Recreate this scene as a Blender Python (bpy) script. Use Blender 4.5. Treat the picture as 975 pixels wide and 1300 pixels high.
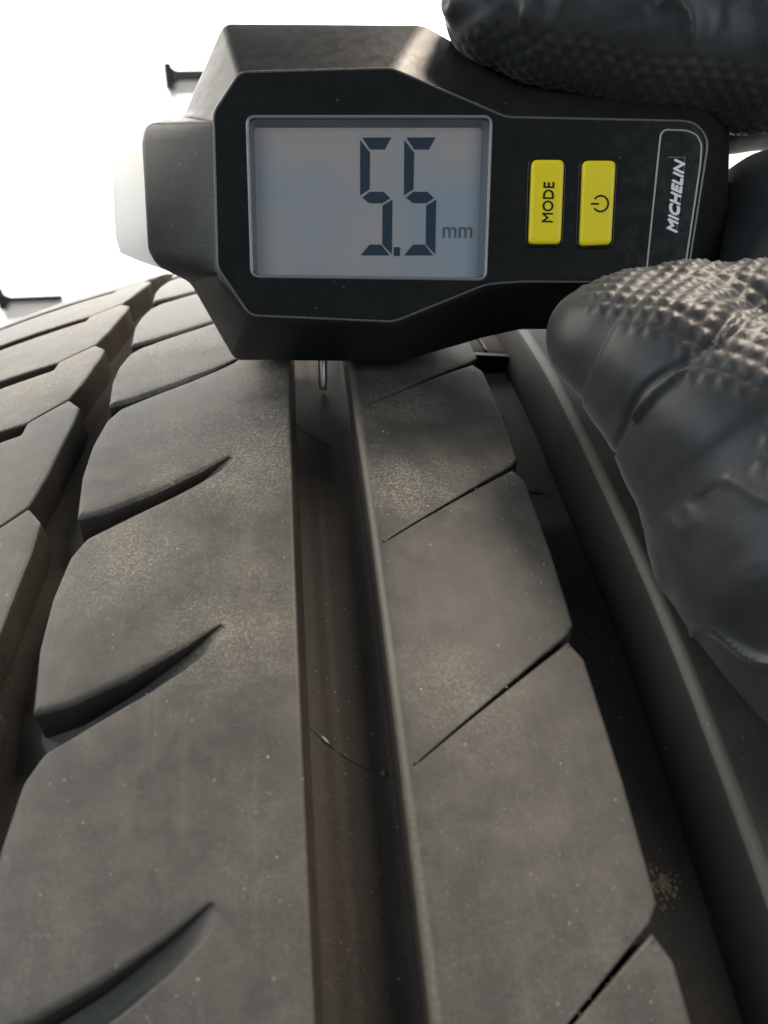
import bpy, bmesh, math, random
import numpy as np
from mathutils import Vector, Matrix, noise
from mathutils.geometry import delaunay_2d_cdt

scene = bpy.context.scene
for o in list(bpy.data.objects):
    bpy.data.objects.remove(o)
col = scene.collection
MM = 0.001
rnd = random.Random(7)

# ---------------------------------------------------------------- camera
# Tyre axis is the world origin (x = axle).  Angles round the tyre are taken
# from straight up; the measured spot is on the front upper quarter.
TILT = math.radians(35.0)
CT, ST_ = math.cos(TILT), math.sin(TILT)
AY, RT, CROWN = 31.079, 310.0, 0.002133          # millimetres


def W(P):
    """survey frame (mm, top of tread at z=0) -> world metres"""
    y, z = P[1] - AY, P[2] + RT
    return Vector((P[0], y * CT - z * ST_, y * ST_ + z * CT)) * MM


def WD(v):
    return Vector((v[0], v[1] * CT - v[2] * ST_, v[1] * ST_ + v[2] * CT))


CAM_O = W((0, 0, 74.95))
CAM_R = WD((0.994596, -0.103819, -0.00005)).normalized()
CAM_F = WD((0.067249, 0.644636, -0.761526)).normalized()
CAM_U = CAM_R.cross(CAM_F).normalized()
CAM_R = CAM_F.cross(CAM_U).normalized()


def frame(loc, x, y, z):
    m = Matrix((x, y, z)).transposed().to_4x4()
    m.translation = loc
    return m


cam = bpy.data.cameras.new('camera')
cam.sensor_fit = 'VERTICAL'
cam.sensor_height = 36.0
cam.lens = 36.0 * 1045.0 / 1300.0
cam.clip_start = 0.005
cam.clip_end = 50.0
cam.dof.use_dof = True
cam.dof.focus_distance = 0.112
cam.dof.aperture_fstop = 34.0
camo = bpy.data.objects.new('camera', cam)
camo.matrix_world = frame(CAM_O, CAM_R, CAM_U, -CAM_F)
col.objects.link(camo)
scene.camera = camo

# ---------------------------------------------------------------- light
world = bpy.data.worlds.new('World')
scene.world = world
world.use_nodes = True
bg = world.node_tree.nodes['Background']
bg.inputs[0].default_value = (0.80, 0.90, 1.0, 1)
bg.inputs[1].default_value = 0.16


def area(name, loc, target, sx, sy, power, color):
    l = bpy.data.lights.new(name, 'AREA')
    l.shape = 'RECTANGLE'
    l.size, l.size_y = sx, sy
    l.energy = power
    l.color = color
    o = bpy.data.objects.new(name, l)
    o.location = loc
    d = Vector(target) - Vector(loc)
    o.rotation_euler = d.to_track_quat('-Z', 'Y').to_euler()
    col.objects.link(o)
    return o


wl_ = area('wall_fill_light', (-0.3, 0.55, 1.95), (-0.2, 1.3, 0.75), 1.6, 0.4, 85, (1.0, 0.97, 0.92))  # unseen lamp added to blow the wall out to white
wl_.data.spread = math.radians(95)
area('key_light', (0.38, 0.05, 1.00), (0.0, -0.15, 0.28), 0.30, 0.30, 8.6, (1.0, 0.86, 0.70))
area('back_left_light', (-0.72, 0.10, 0.84), (0.0, -0.12, 0.28), 0.55, 0.55, 6.5, (1.0, 0.94, 0.84))  # unseen lamp added at back left to lighten the far tread
area('left_fill_light', (-0.85, -0.80, 0.70), (0.0, -0.2, 0.30), 0.7, 0.7, 4.6, (0.80, 0.92, 1.0))
area('right_fill_light', (0.66, -0.95, 0.46), (0.03, -0.2, 0.30), 0.55, 0.45, 3.2, (0.90, 0.96, 1.0))

scene.view_settings.view_transform = 'Standard'
scene.view_settings.look = 'None'
scene.view_settings.gamma = 1.0
scene.view_settings.exposure = 0.1
scene.view_settings.use_curve_mapping = False
scene.render.engine = 'CYCLES'

TY0 = Vector((0, 0, -0.3095))


def T(x, s, d):
    """point on the tyre: x across (mm), s along the circumference, d below the tread surface"""
    ax = abs(x)
    r = RT - CROWN * x * x - d
    if ax > 78:
        r -= 0.03 * (ax - 78) ** 2
    th = s / RT - TILT
    return Vector((x, r * math.sin(th), r * math.cos(th))) * MM


# ---------------------------------------------------------------- materials


class NT:
    def __init__(self, name):
        self.m = bpy.data.materials.new(name)
        self.m.use_nodes = True
        self.t = self.m.node_tree
        self.b = self.t.nodes['Principled BSDF']

    def n(self, kind, **kw):
        x = self.t.nodes.new(kind)
        for k, v in kw.items():
            setattr(x, k, v)
        return x

    def l(self, a, b):
        self.t.links.new(a, b)

    def coord(self, scale=1000.0):
        tc = self.n('ShaderNodeTexCoord')
        mp = self.n('ShaderNodeMapping')
        mp.inputs['Scale'].default_value = (scale,) * 3 if not isinstance(scale, tuple) else scale
        self.l(tc.outputs['Object'], mp.inputs['Vector'])
        return mp.outputs[0]

    def noise(self, vec, scale, detail=4, rough=.55, dist=0):
        x = self.n('ShaderNodeTexNoise')
        x.inputs['Scale'].default_value = scale
        x.inputs['Detail'].default_value = detail
        x.inputs['Roughness'].default_value = rough
        x.inputs['Distortion'].default_value = dist
        self.l(vec, x.inputs['Vector'])
        return x.outputs['Fac']

    def ramp(self, fac, stops):
        x = self.n('ShaderNodeValToRGB')
        el = x.color_ramp.elements
        while len(el) < len(stops):
            el.new(0.5)
        for e, (p, c) in zip(el, stops):
            e.position = p
            e.color = (c, c, c, 1) if isinstance(c, (int, float)) else (*c, 1)
        self.l(fac, x.inputs[0])
        return x.outputs[0]

    def mix(self, fac, a, b, mode='MIX'):
        x = self.n('ShaderNodeMix', data_type='RGBA', blend_type=mode)
        for s, v in ((x.inputs[0], fac), (x.inputs[6], a), (x.inputs[7], b)):
            if hasattr(v, 'node'):
                self.l(v, s)
            elif isinstance(v, (int, float)):
                s.default_value = v
            else:
                s.default_value = (*v, 1)
        return x.outputs[2]

    def math(self, op, a, b=0.0):
        x = self.n('ShaderNodeMath', operation=op)
        for s, v in zip(x.inputs, (a, b)):
            if hasattr(v, 'node'):
                self.l(v, s)
            else:
                s.default_value = v
        return x.outputs[0]

    def bump(self, h, strength, dist):
        x = self.n('ShaderNodeBump')
        x.inputs['Strength'].default_value = strength
        x.inputs['Distance'].default_value = dist
        self.l(h, x.inputs['Height'])
        self.l(x.outputs[0], self.b.inputs['Normal'])
        return x

    def set(self, **kw):
        for k, v in kw.items():
            s = self.b.inputs[k.replace('_', ' ')]
            if hasattr(v, 'node'):
                self.l(v, s)
            elif isinstance(v, tuple):
                s.default_value = (*v, 1)
            else:
                s.default_value = v
        return self


def mat_rubber(name, dark, mid, dust, dust_amt, rough, spec=.5, spots=()):
    t = NT(name)
    v = t.coord()
    big = t.noise(v, 0.055, 5, .6)
    fine = t.noise(v, 3.0, 5, .8)
    sc = t.noise(v, 0.25, 6, .65, .3)
    c = t.mix(t.ramp(big, [(.32, 0.), (.68, 1.)]), dark, mid)
    patch = t.math('MULTIPLY', t.ramp(t.noise(v, .028, 3, .5, .3), [(.40, .12), (.64, 1.)]), t.ramp(t.noise(v, .16, 6, .7, .5), [(.34, .25), (.66, 1.)]))
    dep = None
    wob = t.math('MULTIPLY', t.noise(v, .11, 5, .7), 1.6)
    for cx, cs, rad, amp in spots:                       # places where road dust has settled
        cc = (T(cx, cs, 0) - TY0) * 1000
        vd = t.n('ShaderNodeVectorMath', operation='DISTANCE')
        t.l(v, vd.inputs[0])
        vd.inputs[1].default_value = cc
        e = t.math('MULTIPLY', t.math('MAXIMUM', t.math('SUBTRACT', wob, t.math('DIVIDE', vd.outputs['Value'], rad)), 0.), amp)
        dep = e if dep is None else t.math('MAXIMUM', dep, e)
    if dep is not None:
        patch = t.math('MINIMUM', t.math('ADD', t.math('MULTIPLY', patch, .22), dep), 1.5)
    grit = t.ramp(fine, [(.47, 0.), (.66, 1.)])
    smear = t.ramp(sc, [(.40, 0.), (.78, 1.)])
    f = t.math('ADD', t.math('MULTIPLY', t.math('MULTIPLY', grit, patch), .8), t.math('MULTIPLY', smear, .13))
    f = t.math('ADD', f, t.math('MULTIPLY', patch, .10))
    tc = t.n('ShaderNodeTexCoord')
    m2 = t.n('ShaderNodeMapping')
    m2.inputs['Rotation'].default_value = (math.radians(-29), 0, 0)
    t.l(tc.outputs['Object'], m2.inputs['Vector'])
    m3 = t.n('ShaderNodeMapping')
    m3.inputs['Scale'].default_value = (1300, 45, 45)
    t.l(m2.outputs[0], m3.inputs['Vector'])
    streak = t.ramp(t.noise(m3.outputs[0], 1.0, 3, .6), [(.56, 0.), (.80, 1.)])
    f = t.math('ADD', f, t.math('MULTIPLY', streak, .06))
    f = t.math('MINIMUM', t.math('MULTIPLY', f, dust_amt), .85)
    c = t.mix(f, c, dust)
    # fine pale specks
    vo = t.n('ShaderNodeTexVoronoi')
    vo.inputs['Scale'].default_value = 0.55
    t.l(v, vo.inputs['Vector'])
    sp = t.ramp(vo.outputs['Distance'], [(.055, 1.), (.10, 0.)])
    gate = t.ramp(t.noise(v, .35, 2), [(.50, 0.), (.60, 1.)])
    c = t.mix(t.math('MULTIPLY', t.math('MULTIPLY', sp, gate), .5 * min(1, dust_amt)), c, (.36, .34, .31))
    h = t.math('ADD', t.math('MULTIPLY', fine, .7), t.math('MULTIPLY', sc, .9))
    t.bump(h, .38, .00015)
    r = t.math('ADD', t.math('MULTIPLY', f, .22), rough)
    t.set(Base_Color=c, Roughness=r, Specular_IOR_Level=spec)
    return t.m


M = {}
M['tread'] = mat_rubber('tread_rubber', (.038, .036, .034), (.055, .051, .047), (.35, .315, .255), 1.15, .52, .5,
                        ((-9, 50, 22, 1.3), (10.5, 38, 11, 1.7), (-20, 58, 18, 1.1), (-24, 30, 12, .9), (-12, 20, 13, .9), (14, 60, 10, 1.0), (-8, 74, 20, 1.8), (-23, 78, 18, 1.8), (16, 72, 14, 1.4), (-46, 80, 22, 1.3), (-46, 115, 25, 1.4), (12, 8, 9, .7)))
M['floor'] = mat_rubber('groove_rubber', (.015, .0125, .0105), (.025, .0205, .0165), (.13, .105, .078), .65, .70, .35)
M['shoulder'] = mat_rubber('shaded_shoulder_rubber', (.014, .013, .012), (.022, .020, .017), (.12, .105, .085), .45, .55, .35)  # rib colour darkened, part of the hand's shade painted in
M['edge'] = mat_rubber('worn_lit_edge_rubber', (.060, .052, .042), (.095, .083, .065), (.27, .235, .18), .8, .45)  # dusty worn lips, with the light on the bead painted paler
M['clean_shade'] = mat_rubber('clean_shaded_groove_rubber', (.006, .006, .006), (.011, .010, .009), (.07, .058, .042), .35, .6, .3)  # cleaner rubber, with the hand's shade in the groove painted in
M['shoulder_edge'] = mat_rubber('shoulder_edge_rubber', (.024, .023, .020), (.038, .034, .029), (.16, .14, .11), .7, .5)  # dusty crest, its caught light painted paler than the rib
M['bar'] = mat_rubber('black_rubber_and_shade', (.006, .006, .006), (.010, .010, .010), (.03, .03, .03), .1, .5)  # thin black lines, and the wear bar's front shade as colour


def mat_plastic(name, c, rough, grain=.0, gs=6.0, spec=.5, dust=0.0, coat=0.0):
    t = NT(name)
    v = t.coord()
    g = t.noise(v, gs, 3, .6)
    if grain:
        t.bump(g, grain, .00012)
    s = t.noise(v, .5, 5, .7)
    r = t.math('ADD', t.math('MULTIPLY', t.ramp(s, [(.4, 0.), (.7, 1.)]), .12), rough)
    cc = c
    if dust:
        vo = t.n('ShaderNodeTexVoronoi')
        vo.inputs['Scale'].default_value = .45
        t.l(v, vo.inputs['Vector'])
        sp = t.ramp(vo.outputs['Distance'], [(.06, 1.), (.10, 0.)])
        gate = t.ramp(t.noise(v, .16, 3), [(.52, 0.), (.62, 1.)])
        f = t.math('ADD', t.math('MULTIPLY', t.math('MULTIPLY', sp, gate), .6),
                   t.math('MULTIPLY', t.ramp(t.noise(v, .12, 6, .75), [(.5, 0.), (.85, 1.)]), .04))
        cc = t.mix(t.math('MULTIPLY', f, dust), c, (.30, .29, .27))
    t.set(Base_Color=cc, Roughness=r, Specular_IOR_Level=spec, Coat_Weight=coat, Coat_Roughness=.08)
    return t.m


M['body'] = mat_plastic('textured_black_plastic', (.013, .0135, .014), .33, .25, 5.0, .45, .5)
M['plate'] = mat_plastic('smooth_black_plastic', (.007, .008, .008), .15, .03, 4.0, .4, .6)
M['rim'] = mat_plastic('painted_rim_glint', (.085, .083, .078), .25, .1, 3, .7, 0)  # light caught on the plate's bevel, painted as a paler rim
M['rimmetal'] = mat_plastic('grey_polished_bezel', (.16, .165, .17), .14, 0, 4, .9, 0)
M['yellow'] = mat_plastic('yellow_button', (.80, .64, .004), .38, .06, 4.0, .45, .25)
M['ink'] = mat_plastic('black_print', (.02, .018, .008), .6, 0, 4, .2)
M['whiteink'] = mat_plastic('white_print', (.70, .73, .74), .5, 0, 4, .3)
M['silver'] = mat_plastic('silver_line', (.30, .30, .285), .30, .1, 3, .7)
t = NT('translucent_white_plastic')
tl = t.n('ShaderNodeBsdfTranslucent')
tl.inputs[0].default_value = (.93, .94, .94, 1)
mx = t.n('ShaderNodeMixShader')
mx.inputs[0].default_value = .9
t.set(Base_Color=t.mix(t.noise(t.coord(), .2, 3), (.88, .89, .89), (.93, .93, .93)), Roughness=.35)
t.l(t.b.outputs[0], mx.inputs[1]); t.l(tl.outputs[0], mx.inputs[2])
t.l(mx.outputs[0], t.t.nodes['Material Output'].inputs['Surface'])
M['white'] = t.m
M['peg'] = mat_plastic('black_steel', (.006, .007, .0065), .8, 0, 4, .05)
M['seg'] = mat_plastic('lcd_segment', (.004, .022, .045), .35, 0, 4, .3)
M['unit'] = mat_plastic('lcd_small_print', (.055, .075, .10), .3, 0, 4, .5)
M['well'] = mat_plastic('display_well', (.10, .125, .145), .3, 0, 4, .5)

t = NT('lcd_panel')
v = t.coord()
big = t.noise(v, .05, 2)
c = t.mix(t.ramp(big, [(.38, 0.), (.60, 1.)]), (.27, .32, .365), (.365, .335, .325))  # blue and brown mottling paints in the screen's blurred reflections
t.set(Base_Color=c, Roughness=.22, Specular_IOR_Level=.5)
M['lcd'] = t.m

t = NT('steel_pin')
v = t.coord()
t.set(Base_Color=(.80, .76, .70), Metallic=.75, Roughness=t.math('ADD', t.math('MULTIPLY', t.noise(v, 2, 3), .15), .30))
M['steel'] = t.m

t = NT('white_wall_paint')
v = t.coord()
g = t.noise(v, .02, 4)
t.set(Base_Color=t.mix(g, (.86, .86, .85), (.90, .90, .89)), Roughness=.7)
t.bump(t.noise(v, .3, 3), .15, .001)
M['wall'] = t.m

t = NT('concrete_floor')
v = t.coord()
g = t.noise(v, .01, 8, .65)
t.set(Base_Color=t.mix(g, (.22, .215, .205), (.32, .315, .30)), Roughness=.8)
t.bump(t.noise(v, .1, 5), .3, .002)
M['ground'] = t.m

t = NT('black_nitrile')
v = t.coord()
g = t.noise(v, .16, 4, .6)
f = t.noise(v, 2.2, 4, .6)
c = t.mix(t.ramp(g, [(.35, 0.), (.7, 1.)]), (.017, .019, .020), (.028, .030, .032))
d = t.ramp(t.noise(v, .9, 6, .75), [(.60, 0.), (.78, .5)])
c = t.mix(t.math('MULTIPLY', d, .15), c, (.15, .15, .14))
t.bump(f, .25, .00010)
t.set(Base_Color=c, Roughness=t.math('ADD', t.math('MULTIPLY', g, .2), .36), Specular_IOR_Level=.4, Sheen_Weight=.2, Sheen_Roughness=.45)
M['glove'] = t.m

t = NT('dust_grain')
v = t.coord()
t.set(Base_Color=t.mix(t.noise(v, .2, 2), (.30, .275, .235), (.68, .66, .62)), Roughness=.8)
M['grain'] = t.m
t = NT('dry_mud')
v = t.coord()
t.set(Base_Color=t.mix(t.noise(v, 1.2, 4), (.05, .036, .024), (.20, .155, .105)), Roughness=.9)
t.bump(t.noise(v, 2.0, 4), .6, .0002)
M['mud'] = t.m

# ---------------------------------------------------------------- helpers


def link(name, me, material, parent=None):
    o = bpy.data.objects.new(name, me)
    if material is not None and not me.materials:
        me.materials.append(material)
    col.objects.link(o)
    if parent is not None:
        o.parent = parent
    return o


def bm_mesh(name, bm, smooth=False):
    me = bpy.data.meshes.new(name)
    bm.normal_update()
    bm.to_mesh(me)
    bm.free()
    if smooth:
        me.polygons.foreach_set('use_smooth', [True] * len(me.polygons))
    return me


def tag(o, label=None, cat=None, group=None, kind=None):
    if label:
        o['label'] = label
    if cat:
        o['category'] = cat
    if group:
        o['group'] = group
    if kind:
        o['kind'] = kind
    return o


# ---------------------------------------------------------------- the setting
bm = bmesh.new()
bmesh.ops.create_grid(bm, x_segments=20, y_segments=20, size=3.0)
for v_ in bm.verts:
    v_.co.z = -0.3095
g = link('ground', bm_mesh('ground', bm), M['ground'])
tag(g, kind='structure')
bm = bmesh.new()
bmesh.ops.create_cube(bm, size=1)
for v_ in bm.verts:
    v_.co = Vector((v_.co.x * 5.0, v_.co.y * .08 + 1.36, v_.co.z * 2.00 + .6905))
bmesh.ops.bevel(bm, geom=bm.edges[:], offset=.004, segments=1, affect='EDGES')
wl = link('wall', bm_mesh('wall', bm), M['wall'])
tag(wl, 'plain white wall standing bright behind the tyre', 'wall')

# ---------------------------------------------------------------- tyre
tyre = bpy.data.objects.new('tyre', None)
tyre.empty_display_size = .05
tyre.location = (0, 0, -0.3095)
col.objects.link(tyre)
tag(tyre, 'dusty black rubber car tyre with grooved tread under the gauge', 'tyre')
TY0 = Vector((0, 0, -0.3095))


def tyre_part(name, bm, material, smooth=True):
    bmesh.ops.translate(bm, verts=bm.verts[:], vec=-TY0)
    o = link(name, bm_mesh(name, bm, smooth), material, tyre)
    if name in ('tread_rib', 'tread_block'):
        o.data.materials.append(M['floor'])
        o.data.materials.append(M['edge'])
    return o


S0, S1 = -95.0, 235.0
FLOOR = 6.2


def floor_depth(x, s):
    d = FLOOR + .06 * noise.noise((x * .15, s * .02, 3.1)) + .03 * noise.noise((x * .8, s * .05, 1.1))
    if -42 < x < -27:
        d -= 1.2
    if -4.6 < x < 6.2:                                   # moulded steps along the centre groove
        d += .10 * max(-1, min(1, (x + .9) / .25)) - .35 * max(0, (-2.6 - x)) - .3 * max(0, x - 4.0)
    if 25 < x < 37:
        d += 1.8 - .12 * max(0, x - 31)
    return d


# carcass: groove floor in view, sidewalls and the plain rest of the ring
bm = bmesh.new()
xs = [-92, -80, -70, -60, -50, -44, -40, -38.5, -37, -35.5, -34, -32.5, -31, -29, -26, -22, -18, -12, -8]
xs += [-5 + i * .35 for i in range(34)]
xs += [8, 12, 18, 22, 24.5, 25.5, 26.5, 27.5, 28.5, 29.5, 30.5, 31.5, 32.5, 34, 36, 38, 42, 50, 60, 70, 80, 92]
ss = [S0 + i * 2.0 for i in range(int((S1 - S0) / 2) + 1)]
g0 = [[bm.verts.new(T(x, s, floor_depth(x, s))) for x in xs] for s in ss]
for i in range(len(ss) - 1):
    for j in range(len(xs) - 1):
        f_ = bm.faces.new((g0[i][j], g0[i][j + 1], g0[i + 1][j + 1], g0[i + 1][j]))
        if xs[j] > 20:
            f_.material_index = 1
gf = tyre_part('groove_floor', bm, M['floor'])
gf.data.materials.append(M['clean_shade'])

bm = bmesh.new()
circ = 2 * math.pi * RT
prof = [(-92, 0)]
for a, b, ba, bb in ((-37.2, -32.2, -36.6, -32.8), (-4.3, 5.9, -4.0, 5.2), (25.5, 36.5, 25.8, 31)):
    prof += [(a - 12, 0), (a, 0), (ba, FLOOR), (bb, FLOOR), (b, 0)]
prof += [(50, 0), (70, 0), (92, 0)]
nn = 110
rows = []
for i in range(nn + 1):
    s = S1 + (circ - (S1 - S0)) * i / nn
    rows.append([bm.verts.new(T(x, s, d)) for x, d in prof])
for i in range(nn):
    for j in range(len(prof) - 1):
        bm.faces.new((rows[i][j], rows[i][j + 1], rows[i + 1][j + 1], rows[i + 1][j]))
tyre_part('tread_band', bm, M['tread'], False)

bm = bmesh.new()
for side in (-1, 1):
    pr = [(93, 282.5), (99, 276), (106, 262), (110, 245), (109, 228), (104, 214), (98, 206), (92, 203), (84, 206), (84, 214), (92, 228), (94, 250), (88, 268), (70, 280), (30, 287), (0, 288)]
    rr = []
    for i in range(160):
        th = 2 * math.pi * i / 160
        rr.append([bm.verts.new(Vector((side * x, r * math.sin(th), r * math.cos(th))) * MM) for x, r in pr])
    for i in range(160):
        for j in range(len(pr) - 1):
            q4 = (rr[i][j], rr[i][j + 1], rr[(i + 1) % 160][j + 1], rr[(i + 1) % 160][j])
            bm.faces.new(q4 if side > 0 else q4[::-1])
bmesh.ops.recalc_face_normals(bm, faces=bm.faces[:])
tyre_part('sidewall', bm, M['tread'])


def densify(pts, step):
    out = []
    n = len(pts)
    for i in range(n):
        a, b = pts[i], pts[(i + 1) % n]
        L = math.hypot(b[0] - a[0], b[1] - a[1])
        k = max(1, int(math.ceil(L / step)))
        for j in range(k):
            f_ = j / k
            out.append(tuple(a[m] + (b[m] - a[m]) * f_ for m in range(4)))
    return out


def fillet(pts, rad=.5):
    out = []
    n = len(pts)
    for i in range(n):
        a, p, b = pts[i - 1], pts[i], pts[(i + 1) % n]
        la = math.hypot(a[0] - p[0], a[1] - p[1])
        lb = math.hypot(b[0] - p[0], b[1] - p[1])
        if la < 1e-6 or lb < 1e-6:
            continue
        ra, rb = min(rad / la, .4), min(rad / lb, .4)
        dot = ((p[0] - a[0]) * (b[0] - p[0]) + (p[1] - a[1]) * (b[1] - p[1])) / la / lb
        if dot > .985:
            out.append(p)
            continue
        A = [p[m] + (a[m] - p[m]) * ra for m in range(4)]
        B = [p[m] + (b[m] - p[m]) * rb for m in range(4)]
        for f_ in (0, .33, .67, 1):
            out.append(tuple(A[m] * (1 - f_) ** 2 + p[m] * 2 * f_ * (1 - f_) + B[m] * f_ ** 2 for m in range(4)))
    return out


def inside(poly, x, y):
    c = False
    n = len(poly)
    j = n - 1
    for i in range(n):
        xi, yi = poly[i]
        xj, yj = poly[j]
        if (yi > y) != (yj > y) and x < (xj - xi) * (y - yi) / (yj - yi) + xi:
            c = not c
        j = i
    return c


def tread_piece(pts, grid=2.0, step=1.2, rad=.5, sink=0.0, bdk=1.0, lip=None):
    """pts: (x, s, inset, draft) counter-clockwise seen from outside (x right, s up)"""
    P = densify(fillet(pts, rad), step)
    n = len(P)
    A2 = np.array([[p[0], p[1]] for p in P])
    nx_ = np.roll(A2, -1, 0)
    pv = np.roll(A2, 1, 0)
    d1 = A2 - pv
    d2 = nx_ - A2
    d1 /= np.linalg.norm(d1, axis=1)[:, None] + 1e-9
    d2 /= np.linalg.norm(d2, axis=1)[:, None] + 1e-9
    tg = d1 + d2
    tg /= np.linalg.norm(tg, axis=1)[:, None] + 1e-9
    out = np.stack([tg[:, 1], -tg[:, 0]], 1)
    area2 = np.sum(A2[:, 0] * nx_[:, 1] - nx_[:, 0] * A2[:, 1])
    if area2 < 0:
        out = -out
    ins = np.array([p[2] for p in P])
    dr = np.array([p[3] for p in P])
    for _ in range(2):
        ins = .5 * ins + .25 * (np.roll(ins, 1) + np.roll(ins, -1))
        dr = .5 * dr + .25 * (np.roll(dr, 1) + np.roll(dr, -1))
    if lip is not None:                                  # straight chamfered lip that runs on from piece to piece
        lx, li = lip
        onl = A2[:, 0] < lx + li + .02
        out[onl] = (-1.0, 0.0)
        ins[onl] = li
        dr[onl] = .5
    rings = [(A2 + out * dr[:, None], np.full(n, 8.3)),
             (A2 + out * (dr * .12)[:, None], ins * 1.0 * bdk + .45),
             (A2, ins * .80 * bdk),
             (A2 - out * (ins * .35)[:, None], ins * .30 * bdk),
             (A2 - out * (ins * .75)[:, None], ins * .06 * bdk),
             (A2 - out * (ins + .06)[:, None], ins * 0)]

    if lip is not None:
        for (xy, dd), fr in zip(rings, (-.43, -.05, 0, .35, .75, 1.05)):
            xy[onl, 0] = lx + li * fr

    def hgt(x, s):
        return sink + .07 * noise.noise((x * .06, s * .06, 7.7)) + .035 * noise.noise((x * .3, s * .3, 2.2))
    bm = bmesh.new()
    vr = []
    for xy, dd in rings:
        vr.append([bm.verts.new(T(a[0], a[1], d + hgt(a[0], a[1]))) for a, d in zip(xy, dd)])
    for k in range(len(vr) - 1):
        for i in range(n):
            j = (i + 1) % n
            f_ = bm.faces.new((vr[k][i], vr[k][j], vr[k + 1][j], vr[k + 1][i]))
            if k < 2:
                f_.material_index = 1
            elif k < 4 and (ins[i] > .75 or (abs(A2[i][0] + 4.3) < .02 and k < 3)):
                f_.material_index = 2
    top = [tuple(a) for a in rings[-1][0]]
    x0, y0 = np.min(rings[-1][0], 0)
    x1, y1 = np.max(rings[-1][0], 0)
    pts_in = []
    arr = rings[-1][0]
    yy = y0 + grid * .5
    row = 0
    while yy < y1:
        xx = x0 + grid * (.5 if row % 2 else .25)
        while xx < x1:
            if inside(top, xx, yy) and np.min(np.sum((arr - (xx, yy)) ** 2, 1)) > (grid * .35) ** 2:
                pts_in.append((xx, yy))
            xx += grid
        yy += grid * .9
        row += 1
    vs = [Vector(a) for a in top] + [Vector(a) for a in pts_in]
    ov, oe, of, orig_v, _, _ = delaunay_2d_cdt(vs, [], [list(range(n))], 1, 1e-5)
    mp = []
    for co, og in zip(ov, orig_v):
        b = [k for k in og if k < n]
        mp.append(vr[-1][b[0]] if b else bm.verts.new(T(co.x, co.y, hgt(co.x, co.y))))
    for f_ in of:
        vv = [mp[i] for i in f_]
        if len(set(vv)) == 3:
            try:
                bm.faces.new(vv)
            except ValueError:
                pass
    bmesh.ops.recalc_face_normals(bm, faces=bm.faces[:])
    # make sure outside is outside
    ref = max(bm.faces, key=lambda f_: f_.calc_center_median().yz.length)
    c_ = ref.calc_center_median()
    ref.normal_update()
    if ref.normal.dot(Vector((0, c_.y, c_.z))) < 0:
        bmesh.ops.reverse_faces(bm, faces=bm.faces[:])
    return bm


I_, D_ = .32, .35
# left shoulder blocks, split by lateral slots that narrow to a hairline
TEETH = [-66, -38, -10.5, 17, 44, 71.4, 93.3, 119.5, 147, 174, 201, 228]
for a, b in zip(TEETH[:-1], TEETH[1:]):
    L = b - a
    k = L / 27.4
    pts = [(-91, a - 9, .3, D_), (-62, a - 7.4, .3, D_), (-44.6, a - 5.0, .3, D_), (-44.2, a - 4.85, .15, .0), (-38.8, a, .25, D_),
           (-37.6, a + 5.9 * k, I_, D_), (-36.8, a + 14.5 * k, I_, D_), (-36.4, b - 9 * k, I_, D_), (-36.4, b - 3.8, I_, D_),
           (-38.7, b - .45, .25, .3), (-44.2, b - 5.2, .12, .0), (-44.3, b - 8.5, .2, .1), (-62, b - 12.5, .3, D_), (-91, b - 14.5, .3, D_)]
    tyre_part('tread_block', tread_piece(pts, 2.2 if a < 90 else 3.5, 1.6, .35), M['tread'])

# wide rib left of the centre groove, with scooped notches
NOTCH = [(-79, 1.), (-50, 1.), (-21.6, 1.), (7, 1.), (36, .9), (65, .42), (87, .5), (112, .8), (139, .6), (166, .6), (193, .6)]
left = []
for i, (s, w) in enumerate(NOTCH):
    nxt = NOTCH[i + 1][0] if i + 1 < len(NOTCH) else s + 27
    k = (nxt - s) / 28.5
    def up(base, wd):
        return s + base - .3 + wd * w
    left += [(-29.6, s - .5, I_, D_), (-25.3, s + 1.7, .18, .2), (-19.6, s + 4.7, .18, .2), (-16.0, s + 7.0, .18, .2), (-12.9, s + 9.6, .2, .1),
             (-11.9, s + 11.2, .2, .0), (-12.6, up(9.9, 2.4) + .3, .2, .0), (-16.2, up(6.9, 3.3), .45, .4), (-21.9, up(3.5, 3.7), .62, .5),
             (-27.6, up(.6, 4.4), .7, .5), (-31.7, up(-.5, 5.0), .6, .5),
             (-32.4, s + 12 * k, I_, D_), (-32.2, s + 19 * k, I_, D_), (-31.2, s + 25.2 * k, I_, D_)]
pts = [(-4.3, S0, .34, .75), (-4.3, S1 - 12, .34, .75), (-30, S1 - 12, .3, .3)]
pts += left[::-1] + [(-31.4, S0, .3, .3)]
rib = tyre_part('tread_rib', tread_piece(pts, 2.2, 1.1, .45), M['tread'])
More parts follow.
